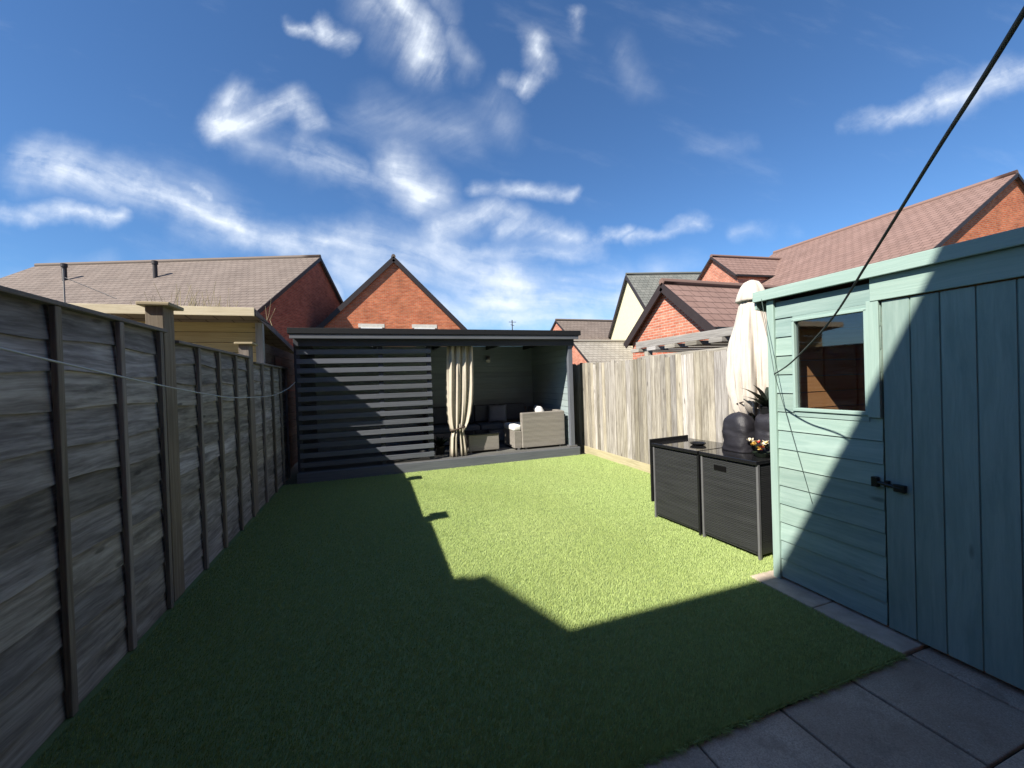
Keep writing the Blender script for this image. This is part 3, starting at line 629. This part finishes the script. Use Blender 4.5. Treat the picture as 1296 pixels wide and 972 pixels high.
one_box('window_pane', glass, wf, (SX + .012, WY0 + .008, WZ0), (SX + .016, WY1 - .006, WZ1 - .008), 0)
# other outside walls, timber lining, floor
mb = MB(); shiplap(mb, 'x', SX + .018, SB, .02, 1.93, SY1 - .018, .018, .128); shiplap(mb, 'x', SX + .018, SB, .02, 1.93, SY0, .018, .128); shiplap(mb, 'y', SY0 + .02, SY1 - .02, .02, 1.8, SB - .018, .018, .128); mb.build('outer_boards', teal, sh)
mb = MB(); shiplap(mb, 'x', SX + .05, SB - .03, .03, 1.9, SY1 - .045, .02, .115); shiplap(mb, 'x', SX + .05, SB - .03, .03, 1.9, SY0 + .022, .02, .115)
shiplap(mb, 'y', SY0 + .05, SY1 - .05, .03, 1.9, SB - .045, .02, .115)
mb.box((SX + .018, SY0 + .02, .02), (SX + .03, WY0 - .01, 1.9), 2, .3); mb.box((SX + .018, WY1 + .012, .02), (SX + .03, SY1 - .05, 1.9), 2, .3); mb.box((SX + .018, WY0 - .01, .02), (SX + .03, WY1 + .012, WZ0 - .022), 2, .3); mb.box((SX + .018, WY0 - .01, WZ1 + .012), (SX + .03, WY1 + .012, 1.9), 2, .3)
mb.box((SX + .035, WY1 + .02, .03), (SX + .075, WY1 + .06, 1.9), 2, .6); mb.box((SX + .035, WY0 - .06, .03), (SX + .075, WY0 - .02, 1.9), 2, .6)
mb.build('timber_lining', orange_wood, sh)
one_box('floor', orange_wood, sh, (SX + .03, SY0 + .04, .0), (SB - .03, SY1 - .04, .025), 0)
# pent roof, falling away to the back
mb = MB(); mb.prism([(SX - .03, SY1 + .085, 1.955), (SB + .1, SY1 + .085, 1.83), (SB + .1, SY1 + .085, 1.855), (SX - .03, SY1 + .085, 2.0)], (0, SY0 - SY1 - .2, 0)); mb.build('roof', felt, sh)
one_box('roof_fascia', teal_trim, sh, (SX - .055, SY0 - .1, 1.95), (SX - .032, SY1 + .1, 2.022), .003, tn=.8)
mb = MB(); mb.prism([(SX - .03, SY1 + .088, 1.90), (SB + .1, SY1 + .088, 1.76), (SB + .1, SY1 + .088, 1.855), (SX - .03, SY1 + .088, 2.005)], (0, .018, 0)); mb.build('barge_board', teal_trim, sh)

# ------------------------------------------------------------------ black rattan cabinets
def cabinet(yn, yf, xn, xf, depth, label, handle):
    """front face from near corner (xn,yn) to far corner (xf,yf)"""
    a = math.atan2(xn - xf, yf - yn); L = math.hypot(yf - yn, xn - xf)
    t_ = thing('rattan_cabinet', label, 'cabinet', (xn, yn, 0), 'black rattan cabinets beside the shed')
    M = Matrix.Translation((xn, yn, 0)) @ Matrix.Rotation(a, 4, 'Z')
    def bx(name, mat, lo, hi, bev=.004, grain=None):
        mb = MB(); mb.box(lo, hi, grain, .5, M); return mb.build(name, mat, t_, bevel=bev)
    bx('body', rattan_blk, (.006, .008, .03), (depth, L - .008, .725), .006)
    bx('glass_top', black_gl, (-.02, -.0, .735), (depth + .02, L - .0, .765), .003)
    for y in (0, L - .02): bx('edge_strip', chrome_grey if handle or y else black_metal, (-.004, y, .0), (.02, y + .018, .735), .002)
    for y in (0, L - .02): bx('rear_leg', black_metal, (depth - .02, y, .0), (depth, y + .018, .735), .002)
    bx('front_panel', rattan_blk, (.0, .024, .05), (.007, L - .026, .715), .002)
    if handle: bx('handle_slot', slot_shade_mat, (-.003, L * .52, .625), (.004, L * .52 + .12, .67), .002)
    return t_, M, L
cabinet(2.27, 2.80, 2.755, 2.715, .62, 'black rattan cabinet with handle slot standing next to the shed corner', True)
c2, M2, L2_ = cabinet(2.82, 3.38, 2.712, 2.665, .5, 'farther black rattan cabinet with a raised flap on its far end', False)
mb = MB(); mb.box((-.025, L2_ + .004, .16), (.5, L2_ + .022, .80), None, .5, M2); mb.build('end_flap', black_metal, c2, bevel=.003)
mb = MB(); mb.loft([[(2.93 + r * math.cos(a), 3.05 + r * math.sin(a), z) for a in np.linspace(0, 6.283, 18, endpoint=False)] for r, z in ((.05, .767), (.07, .78), (.075, .79), (.065, .787), (.05, .775))], cap1=True)
tag(mb.build('dish', black_metal, weld=True), 'small dark dish lying on the far cabinet top', 'dish')

# bundled covers on the cabinet
from mathutils import noise as mnoise
def bundle(name, cx, cy, z0, w, d, h, label, seed, pw=3.):
    rings = []; n = 56; m = 34; off = Vector((seed * 3.1, seed * 1.7, 0))
    for k in range(m + 1):
        f_ = k / m; rad = max((1 - max(0, (f_ - .5) / .5) ** pw) ** .5, .03); row = []
        for a in np.linspace(0, 2 * math.pi, n, endpoint=False):
            ca, sa = math.cos(a), math.sin(a); q = Vector((ca, sa, f_ * 2.2)) + off
            sag = mnoise.noise(Vector((ca * .9, sa * .9, f_ * 7.5 + .5 * ca)) + off)                 # slack horizontal folds
            dsp = 1 + .10 * mnoise.noise(q * 1.3) + .07 * sag + .035 * mnoise.noise(q * 4.5)
            row.append((cx + w / 2 * rad * dsp * math.copysign(abs(ca) ** .75, ca), cy + d / 2 * rad * dsp * math.copysign(abs(sa) ** .75, sa), z0 + h * f_ + .02 * f_ * mnoise.noise(q * 1.5)))
        rings.append(row)
    mb = MB(); mb.loft(rings); return tag(mb.build(name, black_cloth, smooth=True), label, 'cover')
bundle('folded_cover', 3.02, 2.66, .766, .21, .27, .335, 'lumpy black cover folded into a rounded bundle on the near cabinet', 2)
bundle('draped_cover', 3.16, 2.44, .766, .3, .25, .35, 'tall black cover draped behind the flowers against the shed end', 5, pw=4.)
spiky_plant('spiky_plant', (3.12, 2.47, 1.06), .06, .1, 13, .36, 'dark spiky leaved plant in front of the folded parasol', .034, 11, .75)
# flowers
t_ = thing('flower_bunch', 'small bunch of red, yellow and pale flowers on the near cabinet', 'flowers', (2.93, 2.36, .767))
mb = MB(); mb.loft([[(2.94 + r * math.cos(a), 2.38 + r * math.sin(a), z) for a in np.linspace(0, 6.283, 18, endpoint=False)] for r, z in ((.05, .768), (.075, .80), (.07, .80), (.04, .775))]); mb.build('bowl', leaf_dark, t_, weld=True)
rnd = random.Random(4)
for mat, nm, cnt, dx in ((red_fl, 'red_bloom', 6, .03), (yel_fl, 'yellow_bloom', 5, -.02), (pale_fl, 'pale_bloom', 5, 0), (leaf_dark, 'leaf_sprig', 6, 0)):
    for k in range(cnt):
        mb = MB(); c = Vector((2.93 + rnd.gauss(0, .03), 2.41 + rnd.gauss(0, .04) - dx, .815 + rnd.random() * .07)); r = rnd.uniform(.016, .027)
        for q in range(11):
            a = q * 2.4 + rnd.random(); tip = c + Vector((math.cos(a) * r, math.sin(a) * r, r * rnd.uniform(-.2, 1.))); sd = Vector((-math.sin(a), math.cos(a), .2)) * r * .45
            mb.face([c, c + (tip - c) * .6 + sd, tip, c + (tip - c) * .6 - sd])
        mb.build(nm, mat, t_, weld=True)

# ------------------------------------------------------------------ folded parasol
def parasol():
    x, y = 3.28, 2.72; t_ = thing('parasol', 'cream parasol folded shut, standing between shed and right fence', 'parasol', (x, y, 0))
    prof = [(1.05, .10), (1.10, .145), (1.16, .168), (1.25, .178), (1.35, .183), (1.45, .183), (1.55, .178), (1.65, .170), (1.75, .158), (1.85, .143), (1.95, .126), (2.03, .112), (2.08, .102), (2.10, .085)]
    n = 160; rings = []
    for z, r in prof:
        row = []
        for a in np.linspace(0, 2 * math.pi, n, endpoint=False):
            fold = 1 + (.34 * (abs(math.sin(4 * a + .7 * math.sin(z * 3.3) + .3)) ** .55 - .62) + .09 * math.sin(5 * a + 2 * z) + .08 * math.sin(17 * a + z * 5) + .03 * math.sin(31 * a - z * 9)) * min(1, (2.15 - z) * 2.2); row.append((x + r * fold * math.cos(a), y + r * fold * math.sin(a), z + .035 * math.sin(4 * a) * (z < 1.2)))
        rings.append(row)
    mb = MB(); mb.loft(rings, cap0=False); mb.build('canopy', canopy_mat, t_, smooth=True)
    mb = MB(); mb.loft([[(x + r * (1 + .06 * math.sin(8 * a)) * math.cos(a), y + r * (1 + .06 * math.sin(8 * a)) * math.sin(a), z) for a in np.linspace(0, 6.283, 48, endpoint=False)] for z, r in ((2.095, .125), (2.11, .13), (2.17, .112), (2.23, .088), (2.27, .06), (2.29, .02))]); mb.build('top_vent', canopy_mat, t_, smooth=True)
    mb = MB(); mb.tube([(x, y, .05), (x, y, 2.2)], .02, 12); mb.build('pole', black_metal, t_)
    mb = MB(); mb.tube([(x, y, 2.285), (x, y, 2.30)], [.018, .008], 10); mb.build('finial', barge, t_)
    mb = MB(); mb.box((x - .22, y - .22, 0), (x + .22, y + .22, .06)); mb.build('base', black_metal, t_, bevel=.01)
    mb = MB(); mb.tube([(x + .17 * math.cos(a), y + .17 * math.sin(a), 1.16 + .05 * math.cos(a + 2)) for a in np.linspace(0, 6.283, 24)], .006, 6); mb.build('tie_strap', barge, t_)
parasol()

# ------------------------------------------------------------------ lines and cords
def sagline(name, pts, r, mat, label, cat):
    P = [Vector(p) for p in pts]; out = []
    for k in range(len(P) - 1):           # Catmull-Rom
        p0, p1, p2, p3 = P[max(k - 1, 0)], P[k], P[k + 1], P[min(k + 2, len(P) - 1)]
        for j in range(8):
            t1 = j / 8; out.append(.5 * ((2 * p1) + (p2 - p0) * t1 + (2 * p0 - 5 * p1 + 4 * p2 - p3) * t1 ** 2 + (3 * p1 - p0 - 3 * p2 + p3) * t1 ** 3))
    out.append(P[-1]); mb = MB(); mb.tube(out, r, 8); return tag(mb.build(name, mat, smooth=True), label, cat)
sagline('washing_line', [(-1.2, -.5, 1.92), (-1.19, .8, 1.75), (-1.15, 1.76, 1.61), (-1.15, 2.13, 1.563), (-1.15, 2.75, 1.49), (-1.15, 3.4, 1.425), (-1.15, 4.08, 1.378), (-1.15, 5.35, 1.365), (-1.155, 6.27, 1.44), (-1.15, 6.78, 1.53)], .0045, line_mat, 'pale slack washing line hanging along the left fence to the shelter', 'washing line')
sagline('clothes_rope', [(-.15, -.615, 2.2), (.3, -.2, 2.10), (.9, .3, 1.955), (1.2, .536, 1.918), (1.6, .881, 1.817), (2.0, 1.262, 1.672), (2.25, 1.62, 1.505), (2.4, 1.845, 1.435)], .0042, rope_mat, 'dark rope stretched from overhead at the right down towards the shed corner', 'rope')
mb = MB(); mb.tube([(SX - .09, SY1 + .0, 1.955), (2.4, 1.845, 1.435), (SX - .01, 1.79, .6)], .0022, 6); tag(mb.build('hanging_cord', cord_mat), 'thin cord running slantwise down in front of the teal shed boards from the roof corner', 'cord')

# ------------------------------------------------------------------ houses
def gable_house(name, label, apex, gdir, half, drop, rdir, L, wall, roof_m, over=.25, gover=.15, cat='house', windows=(), bargem=barge, hb=.2, group=None, half2=None, zb=-.06, steps=()):
    """apex = (x,y,z) gable peak; gdir = horizontal unit vector along the gable; rdir = ridge direction away from the gable; windows on the gable face: (s, z0, w, h)"""
    A = Vector(apex); g = Vector((*gdir, 0)).normalized(); r = Vector((*rdir, 0)).normalized(); Z = Vector((0, 0, 1)); half2 = half2 or half; k1 = drop / half
    drop2 = k1 * half2
    t_ = thing(name, label, cat, (A.x + r.x * L / 2, A.y + r.y * L / 2, zb), group)
    def P(s, z): return Vector((A.x, A.y, 0)) + g * s + Z * z
    d = .10
    pent = [P(-half, zb), P(half2, zb), P(half2, A.z - drop2 - d), P(0, A.z - d), P(-half, A.z - drop - d)]
    mb = MB(); mb.prism(pent, r * L); mb.build('wall', wall, t_)
    mb = MB()
    for sg, hf in ((-1, half), (1, half2)):
        e = hf + over; lo = P(sg * e, A.z - k1 * e) - r * gover; hi = P(0, A.z) - r * gover; nn = (g * sg * k1 + Z).normalized() * .09
        Lr = L + 2 * gover; o = [lo, hi, hi + r * Lr, lo + r * Lr]; q = [p - nn for p in o]
        U_ = [(0, 0), (0, (hi - lo).length), (Lr, (hi - lo).length), (Lr, 0)]
        f_ = o if (o[1] - o[0]).cross(o[2] - o[0]).dot(nn) > 0 else o[::-1]; uu = U_ if f_ is o else U_[::-1]
        mb.face(f_, uu, .5); mb.face(q[::-1] if f_ is o else q, uu[::-1], .5)
        for a in range(4): mb.face([o[a], o[(a + 1) % 4], q[(a + 1) % 4], q[a]], None, .5)
    rf = mb.build('roof', roof_m, t_)
    mb = MB(); mb.tube([P(0, A.z + .01) - r * gover, P(0, A.z + .01) + r * (L + gover)], .11, 8); mb.build('ridge_tiles', roof_m, rf)
    for sg, hf in ((-1, half), (1, half2)):
        mb = MB(); e = hf + over
        mb.beam(P(0, A.z - hb * .62) - r * (gover + .015), P(sg * e, A.z - k1 * e - hb * .62) - r * (gover + .015), .03, hb, upv=Z); mb.build('bargeboard', bargem, rf)
        mb = MB(); gp = P(sg * (e + .05), A.z - k1 * e - .06); mb.beam(gp - r * gover, gp + r * (L + gover), .1, .1); mb.build('gutter', barge_b, rf)
    for (s, z0_, w, h_) in windows:
        mbf = MB(); n = r; o = -r * .012
        def wq(a, b_, c_, e_, off0, off1, mat_mb): mat_mb.prism([P(a, c_) - r * off0, P(b_, c_) - r * off0, P(b_, e_) - r * off0, P(a, e_) - r * off0], -r * (off1 - off0))
        fw_ = .07
        wq(s, s + w, z0_, z0_ + fw_, .004, .05, mbf); wq(s, s + w, z0_ + h_ - fw_, z0_ + h_, .004, .05, mbf); wq(s, s + fw_, z0_ + fw_, z0_ + h_ - fw_, .004, .05, mbf); wq(s + w - fw_, s + w, z0_ + fw_, z0_ + h_ - fw_, .004, .05, mbf); wq(s + w / 2 - .03, s + w / 2 + .03, z0_ + fw_, z0_ + h_ - fw_, .004, .045, mbf)
        f_ = mbf.build('window', white_pvc, t_); mp = MB(); wq(s + fw_, s + w - fw_, z0_ + fw_, z0_ + h_ - fw_, .006, .02, mp); mp.build('pane', dark_pane, f_)
        ml = MB(); wq(s - .12, s + w + .12, z0_ + h_ + .005, z0_ + h_ + .2, .002, .02, ml); ml.build('lintel', plain('stone_lintel', (.6, .57, .5), .9) if 'stone_lintel' not in MATS else MATS['stone_lintel'], t_)
    return t_, P, r
# left house, ridge running away to the left
lh, P, r = gable_house('brick_house', 'large red brick house with long brown tiled roof beyond the left fence', (-2.65, 23.15, 8.3), (.32, .947), 5.3, 3.66, (-.947, .32), 14.6, dark_brick, tile_tan, hb=.16)
for s, q in ((5.3, 2.0), (9.6, 2.0)):
    b_ = Vector((-2.65, 23.15, 0)) + r * (s + 1.5) - Vector((.32, .947, 0)) * q; z = 8.3 - 3.66 / 5.3 * q
    mb = MB(); mb.tube([(b_.x, b_.y, z - .15), (b_.x, b_.y, z + .62), (b_.x, b_.y, z + .62), (b_.x, b_.y, z + .78)], [.09, .09, .12, .12], 12); mb.build('roof_vent', barge, lh)
gable_house('gabled_house', 'orange brick gable house with two white windows behind the shelter', (1.14, 22, 8.22), (1, 0), 3.75, 3.75, (0, 1), 9, red_brick, tile_tan, windows=((-1.75, 3.2, 1.05, 1.24), (.95, 3.2, 1.1, 1.24)), hb=.24, gover=.1)
# far plain roofs, centre right
def ridge_house(name, label, x0, x1, yr, zr, ye, ze, wall, roof_m, cat):
    return gable_house(name, label, (x0, yr, zr), (0, 1), yr - ye, zr - ze, (1, 0), x1 - x0, wall, roof_m, cat=cat, over=.1, hb=.12, gover=.08)
ridge_house('distant_house', 'distant low house with plain tan pink tiled roof right of the shelter', 13.45, 23, 28, 6.0, 25, 4.0, pink_brick, tile_tan, 'house')
ridge_house('distant_garage', 'distant garage with grey beige tiled roof just above the right fence', 11.7, 17.5, 22, 3.72, 20, 2.3, pink_brick, tile_grey, 'garage')
gable_house('cream_house', 'cream rendered gable house with grey slate roof behind the brick garage', (15.6, 21.7, 8.0), (.259, .966), 3.9, 3.5, (.966, -.259), 8.5, cream, tile_slate, hb=.22, half2=3.9)
gable_house('brick_garage', 'small brick garage with dark bargeboards and red tiled roof beyond the right fence', (7.5, 8.77, 3.94), (0, 1), 1.55, 1.3, (1, 0), 7.5, pink_brick, tile_red, cat='garage', hb=.2, over=.15)
gable_house('tall_house', 'tall red brick house with broad tiled roof rising behind the shed', (23.0, 8.0, 8.6), (1, 0), 5.4, 3.25, (0, 1), 9.4, red_brick, tile_red, hb=.12, gover=.1)
gable_house('gabled_wing', 'narrow brick gable with red tiled roof between cream house and tall house', (17.2, 16.45, 7.66), (.1, 1), 1.55, 1.3, (1, -.1), 6.5, pink_brick, tile_red, cat='house wing', hb=.1, over=.1)
# neighbour's timber summerhouse behind the left fence
ns = thing('summerhouse', 'yellow pine summerhouse with pale fascia behind the left fence', 'summerhouse', (-3, 7.4, 0))
mb = MB(); shiplap(mb, 'x', -4.6, -1.56, .0, 2.38, 6.42, .02, .14); mb.build('front_boards', pine_board, ns)
one_box('corner_post', trellis_wood, ns, (-1.56, 6.41, 0), (-1.47, 6.5, 2.38), .004, tn=.9)
mb = MB(); shiplap(mb, 'y', 6.5, 8.7, .0, 2.1, -1.5, .02, .14); mb.build('side_boards', brown_wood, ns)
mb = MB(); shiplap(mb, 'x', -4.6, -1.5, .0, 2.1, 8.68, .02, .14); mb.build('back_boards', brown_wood, ns)
mb = MB(); mb.prism([(-1.46, 6.06, 2.41), (-1.46, 9.0, 2.09), (-1.46, 9.0, 2.17), (-1.46, 6.06, 2.50)], (-3.3, 0, 0)); mb.build('roof', tile_tan, ns)
one_box('fascia', fascia_pale, ns, (-4.7, 6.03, 2.405), (-1.47, 6.055, 2.515), .003, tn=.7)
wf = one_box('window', barge, ns, (-1.48, 7.1, 1.65), (-1.47, 7.5, 1.95), .002)
one_box('window_catch', white_pvc, wf, (-1.468, 7.2, 1.72), (-1.462, 7.26, 1.78), .001)
# thin mast near it, twiggy shrub, distant aerial
t_ = thing('aerial_mast', 'thin pale mast behind the left fence in front of the tiled roof', 'mast', (-5.3, 9.5, 0))
mb = MB(); mb.tube([(-5.3, 9.5, 0), (-5.3, 9.5, 3.75)], .012, 6); mb.build('pole', trellis_wood, t_); mb = MB(); mb.tube([(-5.3, 9.5, 3.6), (-4.6, 9.6, 3.25)], .008, 6); mb.build('stay', trellis_wood, t_)
t_ = thing('bare_shrub', 'dry straw coloured twiggy shrub above the summerhouse roof', 'shrub', (-3.35, 9.6, 0))
rnd = random.Random(9)
for nm, N, Lm in (('stem', 6, 1.9), ('twigs', 170, .75)):
    mb = MB()
    for k in range(N):
        a = rnd.uniform(0, 6.28); b_ = Vector((-3.35 + rnd.gauss(0, .12 if nm == 'stem' else .42), 9.6 + rnd.gauss(0, .15), 0 if nm == 'stem' else rnd.uniform(1.9, 2.75))); sp = .25 if nm == 'stem' else .3
        e = b_ + Vector((math.cos(a) * sp * rnd.random(), math.sin(a) * sp * rnd.random(), Lm * rnd.uniform(.7, 1.2))); mid = (b_ + e) / 2 + Vector((rnd.gauss(0, .05), 0, 0))
        mb.tube([b_, mid, e], [.02, .014, .008] if nm == 'stem' else [.007, .005, .003], 4, caps=False)
    mb.build(nm, twig_mat, t_)
t_ = thing('tv_aerial', 'tiny thin aerial sticking up behind the shelter roof', 'aerial', (5.9, 20, 4)); t_.location = (5.6, 16, 0)
mb = MB(); mb.tube([(5.6, 16, 0), (5.6, 16, 4.02)], .02, 6); mb.build('pole', barge_b, t_); mb = MB(); mb.tube([(5.45, 16, 3.93), (5.78, 16, 3.93)], .012, 6); mb.tube([(5.5, 15.9, 3.8), (5.72, 16.1, 3.8)], .012, 6); mb.build('antenna_bars', barge_b, t_)

# ------------------------------------------------------------------ the houses behind the viewer, which shade the near half of the garden
EY, EZ, EX = -.4, 5.33, -4.19
t_ = thing('terraced_house', 'brick terraced house behind the patio whose eaves shade the lawn', 'house', (2, -3, 0))
mb = MB(); mb.prism([(EX + .01, -.62, -.06), (EX + .01, -7.5, -.06), (EX + .01, -7.5, EZ - .1), (EX + .01, -4.1, EZ + 2.7), (EX + .01, -.62, EZ - .1)], (13, 0, 0)); mb.build('wall', red_brick, t_)
mb = MB(); mb.prism([(EX, EY, EZ - .08), (EX, EY, EZ), (EX, -4.1, EZ + 3.0), (EX, -7.75, EZ), (EX, -7.75, EZ - .08), (EX, -4.1, EZ + 2.9)], (13.3, 0, 0)); rf = mb.build('roof', tile_red, t_)
one_box('gutter', barge_b, rf, (EX, EY - .06, EZ - .13), (EX + 13.3, EY + .03, EZ - .02), .01, None); one_box('soffit', white_pvc, rf, (EX + .0, -.625, EZ - .2), (EX + 13.2, EY - .065, EZ - .085), 0, None)
for x, z0_, w, h_ in ((-.9, .05, 1.8, 2.05), (2.2, .95, 1.2, 1.1), (-.8, 3.2, 1.1, 1.2), (2.2, 3.2, 1.1, 1.2)):
    mb = MB(); f_ = .07
    for lo, hi in (((x, z0_), (x + w, z0_ + f_)), ((x, z0_ + h_ - f_), (x + w, z0_ + h_)), ((x, z0_ + f_), (x + f_, z0_ + h_ - f_)), ((x + w - f_, z0_ + f_), (x + w, z0_ + h_ - f_)), ((x + w / 2 - .04, z0_ + f_), (x + w / 2 + .04, z0_ + h_ - f_))): mb.box((lo[0], -.616, lo[1]), (hi[0], -.56, hi[1]))
    f_o = mb.build('patio_door' if z0_ < .1 else 'window', white_pvc, t_); one_box('pane', dark_pane, f_o, (x + .07, -.612, z0_ + .07), (x + w - .07, -.59, z0_ + h_ - .07), 0, None)
AX, AZ_ = -6.28, 7.17
t_ = thing('gabled_neighbour_house', 'brick house with steep gable next to the terraced house behind the viewer', 'house', (AX, -3, 0))
k1 = (AZ_ - EZ) / (EX - AX)
mb = MB(); mb.prism([(AX - 2.1, -.6, -.06), (EX + .005, -.6, -.06), (EX + .005, -.6, EZ - .12), (AX, -.6, AZ_ - .12), (AX - 2.1, -.6, EZ - .12)], (0, -7, 0)); mb.build('wall', red_brick, t_)
mb = MB(); mb.prism([(EX - .0, EY, EZ - .1), (EX - .0, EY, EZ + .0), (AX, EY, AZ_), (AX - 2.3, EY, AZ_ - 2.3 * k1), (AX - 2.3, EY, AZ_ - 2.3 * k1 - .1), (AX, EY, AZ_ - .1)], (0, -7.3, 0)); rf = mb.build('roof', tile_red, t_)
mb = MB(); mb.box((AX - .33, -.72, AZ_ - .6), (AX - .19, EY - .0, AZ_ + .07)); mb.build('chimney', red_brick, rf)
mb = MB()
for lo, hi in (((-7.0, 3.2), (-5.6, 3.27)), ((-7.0, 4.33), (-5.6, 4.4)), ((-7.0, 3.27), (-6.93, 4.33)), ((-5.67, 3.27), (-5.6, 4.33))): mb.box((lo[0], -.596, lo[1]), (hi[0], -.55, hi[1]))
f_o = mb.build('window', white_pvc, t_); one_box('pane', dark_pane, f_o, (-6.93, -.592, 3.27), (-5.67, -.57, 4.33), 0, None)
